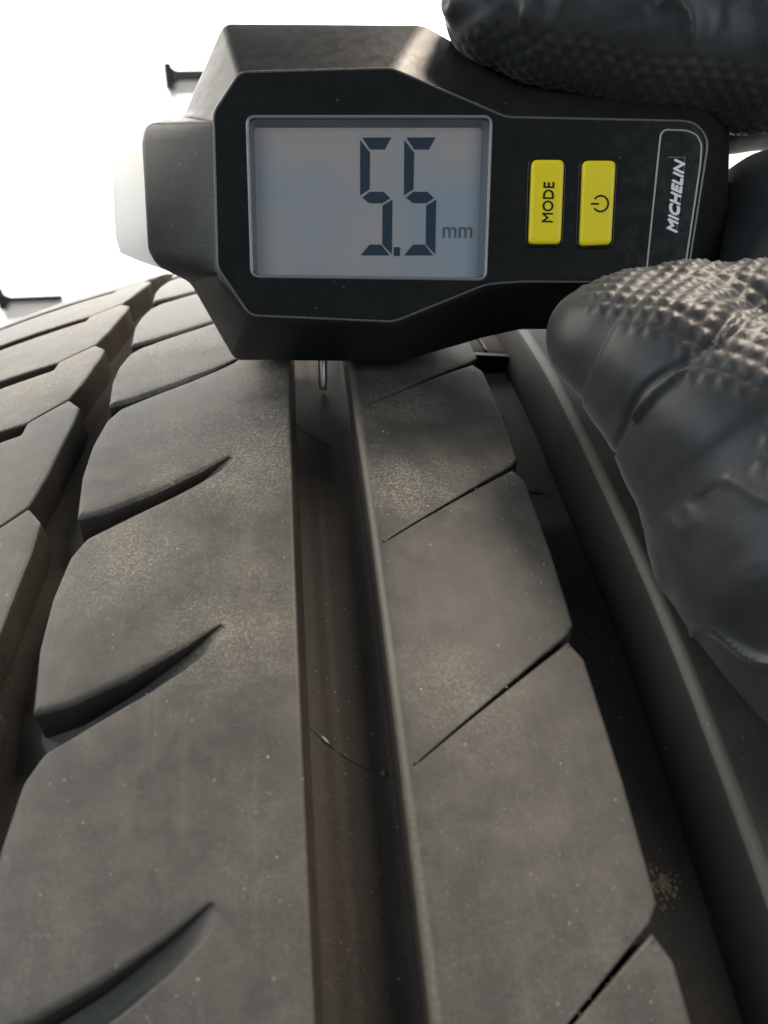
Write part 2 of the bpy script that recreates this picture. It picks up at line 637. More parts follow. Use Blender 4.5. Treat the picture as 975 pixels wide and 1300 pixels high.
for s, w in NOTCH:                                        # sloping floors of the notches
    lo = [(-31.6, s - 2.6), (-29.5, s - .8), (-25.3, s + 1.4), (-19.6, s + 4.4), (-16.0, s + 6.7), (-12.9, s + 9.3), (-11.5, s + 11.0)]
    hi = [(-32.3, s + 5.0), (-31.0, s + 5.2), (-27.6, s + 5.4), (-21.9, s + 7.5), (-16.2, s + 10.4), (-12.6, s + 12.9), (-11.6, s + 12.0)]
    dep = [5.1, 4.8, 4.3, 3.1, 1.7, .40, .02]
    bm = bmesh.new()
    rws = []
    for (a, b, d) in zip(lo, hi, dep):
        rws.append([bm.verts.new(T(a[0] + (b[0] - a[0]) * f_, a[1] + (b[1] - a[1]) * f_, d - (.9 if d > 2 else .25 * d) * (2 * f_ - 1) ** 2 * (1 if f_ < .5 else .3)))
                    for f_ in (0, .15, .35, .6, .8, 1)])
    for i in range(len(rws) - 1):
        for j in range(5):
            bm.faces.new((rws[i][j], rws[i + 1][j], rws[i + 1][j + 1], rws[i][j + 1]))
    bmesh.ops.subdivide_edges(bm, edges=bm.edges[:], cuts=2, smooth=.6, use_grid_fill=True)
    nf = tyre_part('notch_floor', bm, M['tread'])

# blocks right of the centre groove, split by slanting sipes
SIPE = [-71.5, -43.2, -14.6, 14.4, 42.6, 71.0, 99.0, 127.0, 155.0, 183.0, 211.0]
for a, b in zip(SIPE[:-1], SIPE[1:]):
    pts = [(4.85, a - 13.56, 1.15, .5), (6.4, a - 13.56, .02, .0), (7.0, a - 13.0, .10, .0), (15.5, a - 6.85, .14, .0), (24.6, a - .1, .22, .0), (25.75, a + 1.4, I_, .3),
           (25.9, a + 12, I_, .4), (25.75, b - 3.2, I_, .4), (24.6, b - .9, I_, .2), (15.4, b - 7.35, .12, .0), (7.0, b - 13.2, .08, .0), (6.4, b - 13.58, .02, .0),
           (4.85, b - 13.58, 1.15, .5)]
    tyre_part('tread_block', tread_piece(pts, 2.0 if a < 90 else 3.5, 1.1, .15, bdk=.85, lip=(4.85, 1.15)), M['tread'])

# right shoulder rib with a long sloping groove wall
pts = [(36.4, S0, 1.5, 3.4), (91, S0, .3, .3), (91, S1 - 10, .3, .3)]
k = S1 - 10
while k > S0:
    pts.append((36.5 + .12 * math.sin(k * .11), k, 1.5, 3.4))
    k -= 3.0
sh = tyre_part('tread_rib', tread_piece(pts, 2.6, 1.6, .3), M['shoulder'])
sh.data.materials[1] = M['clean_shade']
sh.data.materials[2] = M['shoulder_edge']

# wear bar across the shoulder groove
bm = bmesh.new()
rws = []
for s, d in ((86.6, 9.5), (86.7, 6.4), (87.0, 5.6), (89, 5.4), (97, 5.4), (101, 6.4), (104, 9.5)):
    rws.append([bm.verts.new(T(x, s + .15 * math.sin(x), d)) for x in (25.0, 27, 29, 31, 33, 35.5)])
for i in range(len(rws) - 1):
    for j in range(5):
        bm.faces.new((rws[i][j], rws[i][j + 1], rws[i + 1][j + 1], rws[i + 1][j]))
wb = tyre_part('wear_bar', bm, M['floor'])


def rub_box(name, x0, x1, s0, s1, d0, d1):
    bm = bmesh.new()
    rws = []
    for x in (x0, x1):
        rws.append([bm.verts.new(T(x, s, d)) for s, d in ((s0, d0), (s0, d1), (s1, d1), (s1, d0))])
    bm.faces.new(rws[0][::-1]); bm.faces.new(rws[1])
    for j in range(4):
        bm.faces.new((rws[0][j], rws[0][(j + 1) % 4], rws[1][(j + 1) % 4], rws[1][j]))
    bmesh.ops.recalc_face_normals(bm, faces=bm.faces[:])
    bmesh.ops.bevel(bm, geom=bm.edges[:], offset=.00008, segments=1, affect='EDGES')
    return tyre_part(name, bm, M['bar'], False)


rub_box('wear_bar_shade', 25.3, 35.3, 85.9, 87.3, 8.6, 5.2)  # black strip standing in for the shade on the bar's front
rub_box('wear_bar_slit_strip', 30.4, 30.9, 88.0, 97.0, 6.5, 5.0)  # raised dark strip standing in for a sipe cut in the bar


def strand(name, pts, rad, material, parent_tyre=True):
    bm = bmesh.new()
    rings = []
    for i, p in enumerate(pts):
        a = pts[max(0, i - 1)]
        b = pts[min(len(pts) - 1, i + 1)]
        d = (b - a).normalized()
        s1 = d.orthogonal().normalized()
        s2 = d.cross(s1)
        r = rad * (.35 if i in (0, len(pts) - 1) else 1)
        rings.append([bm.verts.new(p + (s1 * math.cos(k * 1.0472) + s2 * math.sin(k * 1.0472)) * r) for k in range(6)])
    for i in range(len(rings) - 1):
        for k in range(6):
            bm.faces.new((rings[i][k], rings[i][(k + 1) % 6], rings[i + 1][(k + 1) % 6], rings[i + 1][k]))
    bm.faces.new(rings[0][::-1]); bm.faces.new(rings[-1])
    if parent_tyre:
        return tyre_part(name, bm, material)
    return link(name, bm_mesh(name, bm, True), material)


# fine moulding lines on the groove floor
def arc_line(x0, s0, x1, s1, sag):
    out = []
    for i in range(15):
        f_ = i / 14
        x = x0 + (x1 - x0) * f_
        s = s0 + (s1 - s0) * f_ - sag * math.sin(f_ * math.pi) * (1 - .3 * f_)
        out.append(T(x, s, floor_depth(x, s) - .02))
    return out


strand('moulding_line', arc_line(-4.0, 9.0, 5.0, 2.2, 1.2), .00007, M['bar'])
strand('moulding_line', arc_line(-4.0, 64, 1.5, 56.5, 1.0), .00006, M['bar'])
strand('moulding_line', arc_line(26.0, 48.0, 31.5, 46.5, .3), .00006, M['bar'])

# ---------------------------------------------------------------- loose grit and crumbs


def chip(seed, sx, sy, sz):
    r_ = random.Random(seed)
    bm = bmesh.new()
    bmesh.ops.create_icosphere(bm, subdivisions=2, radius=1)
    for v_ in bm.verts:
        n_ = noise.noise(v_.co * 1.4 + Vector((seed, 0, 0)))
        v_.co *= 1 + .45 * n_
        v_.co = Vector((v_.co.x * sx, v_.co.y * sy, v_.co.z * sz)) * MM
    return bm


def on_tyre(o, x, s, d, rot):
    th = s / RT - TILT
    up = Vector((0, math.sin(th), math.cos(th)))
    fw = Vector((0, math.cos(th), -math.sin(th)))
    m = frame(T(x, s, d), Vector((1, 0, 0)), fw, up)
    o.matrix_world = m @ Matrix.Rotation(rot, 4, 'Z')


c_ = link('mud_crumb', bm_mesh('mud_crumb', chip(3, .36, .24, .22), True), M['mud'])
on_tyre(c_, 3.5, 2.9, FLOOR - .05, .6)
tag(c_, 'tiny tan crumb lying on the centre groove floor', 'crumb')
c_ = link('rubber_shaving', bm_mesh('rubber_shaving', chip(5, .55, .12, .1), True), M['grain'])
on_tyre(c_, -2.2, 7.2, FLOOR - .15, -.9)
tag(c_, 'pale sliver beside the curved line in the centre groove', 'sliver')
bm = bmesh.new()
r_ = random.Random(5)
for i in range(150):
    b2 = chip(i + 20, *(r_.uniform(.06, .30) * r_.uniform(.5, 1.3) for _ in range(2)), r_.uniform(.04, .11))
    th0 = r_.uniform(0, 6.28)
    rr_ = abs(r_.gauss(0, 1))
    mt = frame(T(29.9 + rr_ * math.cos(th0) * 1.0, -9.9 + rr_ * math.sin(th0) * 1.0, FLOOR + 1.8), Vector((1, 0, 0)),
               Vector((0, math.cos(-.65), -math.sin(-.65))), Vector((0, math.sin(-.65), math.cos(-.65))))
    me_ = bpy.data.meshes.new('tmp')
    b2.to_mesh(me_); b2.free()
    me_.transform(mt)
    bm.from_mesh(me_)
    bpy.data.meshes.remove(me_)
mp_ = link('mud_patch', bm_mesh('mud_patch', bm, True), M['mud'])
tag(mp_, 'dried tan mud patch on the shoulder groove floor', 'mud', kind='stuff')
bm = bmesh.new()
for i in range(22):
    f_ = i / 21
    x = -26.5 + 9 * f_ + r_.uniform(-.4, .4)
    s = 65 + 1.5 + (x + 27) * .52 + r_.uniform(.1, .9)
    b2 = chip(i + 90, r_.uniform(.3, .9), r_.uniform(.2, .4), r_.uniform(.1, .3))
    me_ = bpy.data.meshes.new('tmp')
    b2.to_mesh(me_); b2.free()
    th = s / RT - TILT
    me_.transform(frame(T(x, s, 1.2), Vector((1, 0, 0)), Vector((0, math.cos(th), -math.sin(th))), Vector((0, math.sin(th), math.cos(th)))))
    bm.from_mesh(me_)
    bpy.data.meshes.remove(me_)
db = link('dry_debris', bm_mesh('dry_debris', bm, True), M['mud'])
tag(db, 'brown dry debris packed in the notch beside the gauge', 'debris', kind='stuff')

bm = bmesh.new()
r_ = random.Random(11)


def tetra(x, s, d, size):
    p = T(x, s, d)
    vs = [bm.verts.new(p + Vector((r_.uniform(-1, 1), r_.uniform(-1, 1), r_.uniform(-1, 1))).normalized() * size * r_.uniform(.6, 1.3) * MM) for _ in range(4)]
    for t3 in ((0, 1, 2), (0, 2, 3), (0, 3, 1), (1, 3, 2)):
        bm.faces.new([vs[k] for k in t3])


def notch_free(x, s):
    if -5.2 < x < 6.6 or 24.9 < x < 37.5 or -40 < x < -28:
        return False
    if x < -11.5 and x > -33:
        for a, w in NOTCH:
            l_ = a + (x + 29.6) * .58
            if l_ - 1 < s < l_ + 6:
                return False
    if x < -40:
        for a in TEETH:
            if a - 14 < s < a:
                return False
    return True


cnt = 0
while cnt < 4000:
    x = r_.uniform(-50, 25)
    s = r_.uniform(-25, 95)
    if not notch_free(x, s):
        continue
    dens = .5 + .9 * noise.noise((x * .09, s * .09, 5.0))
    dens += .8 * math.exp(-((x - 9) / 4) ** 2 - ((s - 42) / 12) ** 2) + .5 * math.exp(-((x + 9) / 7) ** 2 - ((s - 55) / 18) ** 2)
    if r_.random() > dens:
        continue
    tetra(x, s, -.01, r_.choice((.035, .04, .05, .05, .06, .07, .09, .14)) * r_.uniform(.7, 1.15))
    cnt += 1
for i in range(160):
    tetra(r_.uniform(-3, 4.5), r_.uniform(-25, 70), FLOOR - .15, r_.uniform(.03, .09))
for i in range(90):
    tetra(r_.uniform(26.5, 29), r_.uniform(-25, 70), FLOOR + 1.7, r_.uniform(.03, .1))
gr = link('grit', bm_mesh('grit', bm), M['grain'])
tag(gr, 'pale dust and grit specks scattered over the tread', 'grit', kind='stuff')

# ---------------------------------------------------------------- gauge
G_O = W((9.7200, 93.1536, 4.9641))
G_X = WD((.994596, -.103819, -.00005)).normalized()
G_Y = WD((.068965, .660320, .747811)).normalized()
G_N = G_X.cross(G_Y).normalized()
G_Y = G_N.cross(G_X)
gauge = bpy.data.objects.new('tread_depth_gauge', None)
gauge.empty_display_size = .02
BASE = Vector((-10, 0.0, -18))
G_M = frame(G_O, G_X, G_Y, G_N)
gauge.matrix_world = G_M @ Matrix.Translation(BASE * MM)
col.objects.link(gauge)
tag(gauge, 'black digital tread depth gauge with grey display reading 5.5 mm and yellow buttons', 'depth gauge')


def gpart(name, bm, material, parent=None, smooth=False, bevel=0, seg=2):
    bmesh.ops.translate(bm, verts=bm.verts[:], vec=-BASE)
    bmesh.ops.scale(bm, verts=bm.verts[:], vec=(MM, MM, MM))
    bmesh.ops.recalc_face_normals(bm, faces=bm.faces[:])
    me = bm_mesh(name, bm, smooth)
    o = link(name, me, material, parent or gauge)
    if bevel:
        b = o.modifiers.new('bevel', 'BEVEL')
        b.width = bevel * MM
        b.segments = seg
        b.limit_method = 'ANGLE'
        b.angle_limit = math.radians(12)
        b.harden_normals = False
        me.polygons.foreach_set('use_smooth', [True] * len(me.polygons))
    return o


def loops(ls, cap0=True, cap1=True):
    bm = bmesh.new()
    vv = [[bm.verts.new(p) for p in l] for l in ls]
    n = len(vv[0])
    for k in range(len(vv) - 1):
        for i in range(n):
            j = (i + 1) % n
            bm.faces.new((vv[k][i], vv[k][j], vv[k + 1][j], vv[k + 1][i]))
    if cap0:
        bm.faces.new(vv[0][::-1])
    if cap1:
        bm.faces.new(vv[-1])
    return bm


def round2(pts, rad, seg=4):
    out = []
    n = len(pts)
    for i in range(n):
        a, p, b = (Vector(pts[i - 1]), Vector(pts[i]), Vector(pts[(i + 1) % n]))
        r = rad[i] if isinstance(rad, (list, tuple)) else rad
        A = p + (a - p).normalized() * min(r, (a - p).length * .45)
        B = p + (b - p).normalized() * min(r, (b - p).length * .45)
        for k in range(seg + 1):
            f_ = k / seg
            out.append(tuple(A * (1 - f_) ** 2 + p * 2 * f_ * (1 - f_) + B * f_ ** 2))
    return out


OUT = [(-22.89, 42.81), (5.54, 42.6), (20.0, 35.2), (47.31, 34.0), (50.12, 30.0), (51.0, 2.14), (48.51, 0.07), (20.29, -0.05), (14.67, -1.31), (2.66, -4.79), (-22.52, -4.56),
       (-28.88, 6.93), (-33.12, 8.96), (-34.32, 11.21), (-34.54, 25.9), (-34.09, 28.39), (-29.02, 30.32)]
INN = [(-19.12, 32.5), (0.99, 32.99), (16.09, 26.94), (41.0, 26.44), (43.11, 24.3), (41.3, 7.0), (39.4, 5.09), (18.7, 5.2), (13.83, 4.88), (1.36, -0.11), (-18.47, 0.75),
       (-22.7, 5.9), (-22.8, 7.6), (-22.84, 9.2), (-22.79, 24.0), (-22.78, 25.6), (-22.73, 27.4)]


def backpt(p, h):
    f_ = (-10 - h) / 15.0
    x, y = p
    x = 6 + (x - 6) * (1 - .05 * f_)
    y = 17 + (y - 17) * (1 - .05 * f_)
    if p[1] < 1.5:
        y = p[1] + (1.5 + (0 if p[1] < -2 else 0)) * f_ * 3.2
    return (x, y, h)


NP = len(OUT)
HIN = [0] * NP
HIN[12] = HIN[13] = HIN[14] = HIN[15] = -.2
HO = [-9] * NP
for k in (12, 13, 14, 15):
    HO[k] = -6.5
bm = loops([[backpt(p, -25) for p in OUT], [backpt(p, -12.5) for p in OUT],
            [(p[0], p[1], h) for p, h in zip(OUT, HO)], [(p[0], p[1], h) for p, h in zip(INN, HIN)]])
body = gpart('body', bm, M['body'], bevel=.8, seg=4)

# glossy front plate with the display opening
cx_, cy_ = 8.0, 15.5
PL = [(x + (.32 if x < 0 else -.32 if x > 30 else 0), y + (-.35 if y > cy_ else .35)) for x, y in INN if True]
PL = PL[:11] + [(-22.4, 7.5), (-22.35, 25.3), (-22.4, 27.1)]
PLr = round2(PL, [1.0, .8, .8, 1.6, 1.6, .6, .6, .5, 1.5, 1.2, 1.0, .8, .5, .8], 3)
LCD = [(-17.84, 6.2), (13.70, 5.8), (14.13, 26.59), (-18.02, 26.59)]
HOLE = round2([(-17.65, 6.42), (13.5, 6.02), (13.92, 26.38), (-17.82, 26.38)], .9, 5)


def plate_with_hole(outer, hole, h0, h1, inset):
    bm = bmesh.new()
    n, m = len(outer), len(hole)
    c = Vector((8, 15.5))
    ovs = [Vector(p) for p in outer]
    ins = []
    for i in range(n):
        d = (ovs[(i + 1) % n] - ovs[i - 1]).normalized()
        nv = Vector((d.y, -d.x))
        if nv.dot(ovs[i] - c) > 0:
            nv = -nv
        ins.append(ovs[i] + nv * inset)
    vs = ins + [Vector(p) for p in hole]
    edges = [(i, (i + 1) % n) for i in range(n)] + [(n + i, n + (i + 1) % m) for i in range(m)]
    ov, oe, of, og, _, _ = delaunay_2d_cdt(vs, edges, [], 0, 1e-6)
    hp = [tuple(p) for p in hole]
    ip = [tuple(p) for p in ins]
    top = {}
    bv = [bm.verts.new((p.x, p.y, h1)) for p in ov]
    for f_ in of:
        cc = sum((ov[i] for i in f_), Vector((0, 0))) / len(f_)
        if inside(ip, cc.x, cc.y) and not inside(hp, cc.x, cc.y):
            bm.faces.new([bv[i] for i in f_])
    for i, o_ in enumerate(og):
        for k in o_:
            top[k] = bv[i]
    lo1 = [bm.verts.new((p.x, p.y, h1 - inset)) for p in ovs]
    lo0 = [bm.verts.new((p.x, p.y, h0)) for p in ovs]
    for i in range(n):
        j = (i + 1) % n
        bm.faces.new((lo1[i], lo1[j], top[j], top[i]))
        bm.faces.new((lo0[i], lo0[j], lo1[j], lo1[i]))
    w0 = [bm.verts.new((p[0], p[1], h0 - .3)) for p in hole]
    for i in range(m):
        j = (i + 1) % m
        bm.faces.new((top[n + i], top[n + j], w0[j], w0[i]))
    for v_ in list(bm.verts):
        if not v_.link_faces:
            bm.verts.remove(v_)
    return bm


# the body cap is opened for the display by sinking it: plate sits proud by 1.9 mm
plate = gpart('front_plate', plate_with_hole(PLr, HOLE, .05, 1.9, .22), M['plate'])


def tube_loop(pts, rad, h, material, name, parent, closed=True, seg=6):
    bm = bmesh.new()
    n = len(pts)
    rings = []
    for i in range(n):
        a = Vector(pts[i - 1] if (closed or i > 0) else pts[0])
        b = Vector(pts[(i + 1) % n] if (closed or i < n - 1) else pts[-1])
        d = (b - a).normalized()
        nv = Vector((d.y, -d.x))
        p = Vector(pts[i])
        rings.append([bm.verts.new((p.x + nv.x * rad * math.cos(k * 2 * math.pi / seg), p.y + nv.y * rad * math.cos(k * 2 * math.pi / seg), h + rad * math.sin(k * 2 * math.pi / seg)))
                      for k in range(seg)])
    for i in range(n if closed else n - 1):
        for k in range(seg):
            bm.faces.new((rings[i][k], rings[i][(k + 1) % seg], rings[(i + 1) % n][(k + 1) % seg], rings[(i + 1) % n][k]))
    if not closed:
        bm.faces.new(rings[0][::-1]); bm.faces.new(rings[-1])
    return gpart(name, bm, material, parent, True)


tube_loop(round2([(x * 1.004, y) for x, y in PL], [1.0, .8, .8, 1.6, 1.6, .6, .6, .5, 1.5, 1.2, 1.0, .8, .5, .8], 4), .20, 1.72, M['rim'], 'plate_rim', plate)
tube_loop(round2(LCD, 1.0, 6), .24, 1.95, M['rimmetal'], 'display_bezel', plate)

# display
display = gpart('display', loops([[(x, y, .08) for x, y in round2(LCD, .9, 4)], [(x, y, .25) for x, y in round2(LCD, .9, 4)]]), M['lcd'])
# bluish side walls of the display well
well = round2([(-17.60, 6.47), (13.45, 6.07), (13.87, 26.33), (-17.77, 26.33)], .9, 5)
wl2 = round2([(-17.3, 6.6), (12.75, 6.25), (13.1, 25.75), (-17.35, 25.75)], .6, 5)
gpart('display_surround', loops([[(x, y, 1.8) for x, y in well], [(x, y, .30) for x, y in wl2]], False, False), M['well'], display)
t = NT('clear_window')
nd = t.t.nodes
tr = t.n('ShaderNodeBsdfTransparent')
gl = t.n('ShaderNodeBsdfGlossy')
gl.inputs['Roughness'].default_value = .06
fr = t.n('ShaderNodeFresnel')
fr.inputs['IOR'].default_value = 1.5
mx = t.n('ShaderNodeMixShader')
fr.inputs['IOR'].default_value = 1.5
mx.inputs[0].default_value = .05; t.l(tr.outputs[0], mx.inputs[1]); t.l(gl.outputs[0], mx.inputs[2])
t.l(mx.outputs[0], nd['Material Output'].inputs['Surface'])
M['window'] = t.m
gpart('display_window', loops([[(x, y, 1.66) for x, y in well], [(x, y, 1.74) for x, y in well]]), M['window'], display)
SEG = [[(-2.9, 24.5), (0.98, 24.5), (0.1, 22.98), (-1.88, 22.98)],
       [(-3.19, 24.17), (-1.88, 22.56), (-1.95, 17.86), (-3.22, 17.08)],
       [(-2.93, 16.76), (-1.96, 17.53), (-0.05, 17.53), (0.83, 16.72), (-0.19, 16.06), (-1.96, 16.06)],
       [(1.14, 16.51), (1.07, 9.37), (-0.23, 10.66), (-0.19, 15.74)],
       [(-3.18, 9.22), (-1.97, 10.64), (-0.41, 10.64), (0.77, 9.22)]]
PTS = [(1.33, 10.3), (2.18, 10.3), (2.18, 9.15), (1.33, 9.15)]
SX = 1.0
for off in (0, 5.92):
    for sg in SEG:
        gpart('digit_segment', loops([[(x + off, y, .26) for x, y in sg], [(x + off, y, .32) for x, y in sg]]), M['seg'], display)
gpart('decimal_point', loops([[(x, y, .26) for x, y in PTS], [(x, y, .32) for x, y in PTS]]), M['seg'], display)


def text_bm(txt, size, shear=0, bold=0, space=1.0):
    cu = bpy.data.curves.new('txt', 'FONT')
    cu.body = txt
    cu.size = size
    cu.shear = shear
    cu.offset = bold
    cu.space_character = space
    cu.align_x = 'CENTER'
    cu.align_y = 'CENTER'
    cu.extrude = .03
    cu.resolution_u = 4
    o = bpy.data.objects.new('txt', cu)
    col.objects.link(o)
    dg = bpy.context.evaluated_depsgraph_get()
    me = bpy.data.meshes.new_from_object(o.evaluated_get(dg))
    bpy.data.objects.remove(o)
    bm = bmesh.new()
    bm.from_mesh(me)
    bpy.data.meshes.remove(me)
    # centre on its own bounds
    xs_ = [v_.co.x for v_ in bm.verts]
    ys_ = [v_.co.y for v_ in bm.verts]
    bmesh.ops.translate(bm, verts=bm.verts[:], vec=(-(min(xs_) + max(xs_)) / 2, -(min(ys_) + max(ys_)) / 2, 0))
    return bm, max(xs_) - min(xs_), max(ys_) - min(ys_)


def place_text(name, txt, w, hgt, cx, cy, h, rot, material, parent, shear=0, bold=0):
    bm, tw, th = text_bm(txt, 2.0, shear, 0)
    bmesh.ops.scale(bm, verts=bm.verts[:], vec=(w / tw, hgt / th, 1))
    if bold:                                             # heavier strokes: the glyphs are doubled with a small shift
        base = bm.verts[:] + bm.edges[:] + bm.faces[:]
        for k, (dx, dy) in enumerate(((bold, 0), (bold * .5, bold), (bold * .5, -bold))):
            r2 = bmesh.ops.duplicate(bm, geom=base)
            bmesh.ops.translate(bm, verts=[e for e in r2['geom'] if isinstance(e, bmesh.types.BMVert)], vec=(dx, dy, .004 * (k + 1)))
    bmesh.ops.rotate(bm, verts=bm.verts[:], cent=(0, 0, 0), matrix=Matrix.Rotation(rot, 3, 'Z'))
    bmesh.ops.translate(bm, verts=bm.verts[:], vec=(cx, cy, h))
    return gpart(name, bm, material, parent)


place_text('unit_text', 'mm', 4.0, 1.42, 10.0, 12.25, .30, 0, M['unit'], display, 0, 0)

# buttons
BH = 1.9


def button(poly):
    rp = round2(poly, .75, 5)
    c = sum((Vector(p) for p in rp), Vector((0, 0))) / len(rp)

    def sc(k, h):
        return [(c.x + (p[0] - c.x) * (1 - k / 2.2), c.y + (p[1] - c.y) * (1 - k / 5.3), h) for p in rp]
    bm = loops([sc(0, BH - .5), sc(0, BH + .55), sc(.07, BH + .72), sc(.22, BH + .82), sc(.6, BH + .86)])
    return gpart('button', bm, M['yellow'], gauge, False)


def sm(o):
    o.data.polygons.foreach_set('use_smooth', [len(p.vertices) == 4 for p in o.data.polygons])


bt1 = button([(19.5, 21.05), (23.78, 21.05), (23.65, 10.3), (19.35, 10.3)])
bt2 = button([(26.25, 20.95), (30.6, 20.95), (30.4, 10.25), (26.15, 10.05)])
for b_, poly in ((bt1, [(19.2, 21.35), (24.05, 21.35), (23.95, 10.0), (19.05, 10.0)]), (bt2, [(25.95, 21.25), (30.9, 21.25), (30.7, 9.95), (25.85, 9.75)])):
    sm(b_)
    tube_loop(round2(poly, .95, 5), .10, BH + .02, M['plate'], 'button_well', b_)
place_text('button_text', 'MODE', 5.1, 1.38, 21.75, 15.6, BH + .87, math.pi / 2 - .02, M['ink'], bt1, 0, .05)
# power symbol: open ring with a bar, turned on its side
arc = []
for i in range(25):
    a = math.pi + .62 + (2 * math.pi - 1.24) * i / 24
    arc.append((28.72 + 1.0 * math.cos(a) * 1.0, 15.45 + 1.0 * math.sin(a)))
tube_loop(arc, .13, BH + .86, M['ink'], 'power_ring', bt2, False)
tube_loop([(27.45, 15.42), (27.9, 15.42), (28.45, 15.42)], .13, BH + .86, M['ink'], 'power_bar', bt2, False)

# name panel
PN = [(35.34, 5.9), (36.5, 24.43), (37.05, 24.95), (40.0, 24.85), (41.35, 24.25), (42.0, 23.03), (41.92, 20.32), (40.5, 6.3)]
PN = round2(PN, .45, 3)
panel = gpart('name_panel', loops([[(x, y, BH - .1) for x, y in PN], [(x, y, BH + .12) for x, y in PN]]), M['plate'])
tube_loop(PN, .13, BH + .12, M['silver'], 'panel_edge', panel)
place_text('brand_text', 'MICHELIN', 9.3, 1.28, 38.88, 16.5, BH + .15, math.radians(86.2), M['whiteink'], panel, .32, .13)
tube_loop([(37.6, 21.5), (39.85, 21.5), (39.78, 19.5), (39.2, 11.9)], .05, BH + .12, M['silver'], 'brand_outline', panel, False, 4)

# white slider at the left end, steel probe, side button
SL = [(-40.66, 28.41), (-33.0, 29.0), (-33.0, 11.0), (-33.4, 9.4), (-40.02, 11.6), (-40.61, 14.24)]
gpart('slider', loops([[(x * .98, y, -20) for x, y in SL], [(x, y, -12) for x, y in SL]]), M['white'], bevel=.4)
bm = bmesh.new()
prof = [(.74, 2.0), (.74, -7.6), (.68, -8.3), (.52, -8.75), (.0, -8.85)]
rws = []
for r_p, y in prof:
    rws.append([bm.verts.new((-9.95 + r_p * math.cos(k * math.pi / 8), y, -19.16 + r_p * math.sin(k * math.pi / 8))) for k in range(16)])
for i in range(len(rws) - 1):
    for k in range(16):
        bm.faces.new((rws[i][k], rws[i][(k + 1) % 16], rws[i + 1][(k + 1) % 16], rws[i + 1][k]))
bmesh.ops.remove_doubles(bm, verts=bm.verts[:], dist=1e-4)
gpart('probe_pin', bm, M['steel'], smooth=True)

# ---------------------------------------------------------------- gloved hand
F_ = 1045.0


def cp(px, py, Z, r):
    return ((px - 487.5) / F_ * Z, -(py - 650) / F_ * Z, -Z, r)


THUMB = [cp(745, 430, 102, 5.0), cp(785, 440, 101, 7.6), cp(850, 472, 99, 10.2), cp(930, 548, 96, 13.0), cp(1030, 672, 94, 17.8), cp(1105, 815, 95, 20.5), cp(1220, 880, 102, 22)]
PAD = [cp(752, 408, 103, 3.6), cp(800, 404, 103, 5.6), cp(870, 404, 103, 6.6), cp(960, 418, 103, 8.0), cp(1070, 440, 106, 11)]
WEB = [cp(1070, 440, 106, 11), cp(988, 297, 128, 12.3), cp(1160, 300, 134, 12), cp(1300, 160, 128, 13)]
INDEX = [cp(634, 8, 114, 7.6), cp(700, 12, 114, 9.6), cp(820, 36, 115, 10.8), cp(960, 60, 116, 10.9), cp(1110, 60, 119, 11.2), cp(1290, 100, 124, 13)]
MIDDLE = [cp(700, 60, 142, 7), cp(790, 40, 141, 8.6), cp(930, 108, 138, 10.3), cp(1090, 96, 138, 11), cp(1280, 90, 140, 12.5)]
RING = [cp(740, 90, 158, 6.5), cp(830, 60, 157, 8.2), cp(960, 80, 155, 9.3), cp(1100, 80, 154, 10), cp(1270, 110, 155, 12)]
LITTLE = [cp(840, 120, 172, 5.5), cp(900, 90, 171, 7.2), cp(1000, 90, 169, 8), cp(1110, 100, 168, 9), cp(1250, 140, 168, 11)]
PALM = [[cp(1290, 100, 124, 13), cp(1500, 420, 140, 20)], [cp(1280, 90, 140, 12.5), cp(1500, 420, 150, 20)], [cp(1270, 110, 155, 12), cp(1490, 430, 160, 19)],
        [cp(1250, 140, 168, 11), cp(1480, 430, 168, 18)], [cp(1220, 880, 102, 22), cp(1500, 600, 140, 25)], [cp(1480, 470, 145, 24), cp(1660, 640, 160, 27)],
        [cp(1200, 240, 140, 15), cp(1480, 470, 145, 24)], [cp(1150, 770, 100, 19), cp(1250, 420, 125, 18)]]
CHAINS = [THUMB, PAD, WEB, INDEX, MIDDLE, RING, LITTLE] + PALM


def sdf(P, want=False):
    res = None
    for ch in CHAINS:
        dch = None
        for a, b in zip(ch[:-1], ch[1:]):
            A = np.array(a[:3]); B = np.array(b[:3])
            ab = B - A
            h = np.clip(((P - A) @ ab) / (ab @ ab), 0, 1)
            d = np.linalg.norm(P - A - h[:, None] * ab, axis=1) - (a[3] + (b[3] - a[3]) * h)
            if dch is None:
                dch = d
            else:
                k = 1.5
                hh = np.clip(.5 + .5 * (dch - d) / k, 0, 1)
                dch = dch * (1 - hh) + d * hh - k * hh * (1 - hh)
        if res is None:
            res = dch
        else:
            k = 3.0
            hh = np.clip(.5 + .5 * (res - dch) / k, 0, 1)
            res = res * (1 - hh) + dch * hh - k * hh * (1 - hh)
    return res


bm = bmesh.new()
for ch in CHAINS:
    for a, b in zip(ch[:-1], ch[1:]):
        A = Vector(a[:3]); B = Vector(b[:3])
        n_ = max(2, int((B - A).length / 3.0))
        for i in range(n_ + 1):
            f_ = i / n_
            bmesh.ops.create_icosphere(bm, subdivisions=2, radius=a[3] + (b[3] - a[3]) * f_, matrix=Matrix.Translation(A.lerp(B, f_)))
me = bm_mesh('tmp_hand', bm)
tmp = bpy.data.objects.new('tmp_hand', me)
col.objects.link(tmp)
md = tmp.modifiers.new('r', 'REMESH')
md.mode = 'VOXEL'
md.voxel_size = .42
dg = bpy.context.evaluated_depsgraph_get()
hm = bpy.data.meshes.new_from_object(tmp.evaluated_get(dg))
bpy.data.objects.remove(tmp)
nv = len(hm.vertices)
co = np.empty(nv * 3)
hm.vertices.foreach_get('co', co)
co = co.reshape(-1, 3)


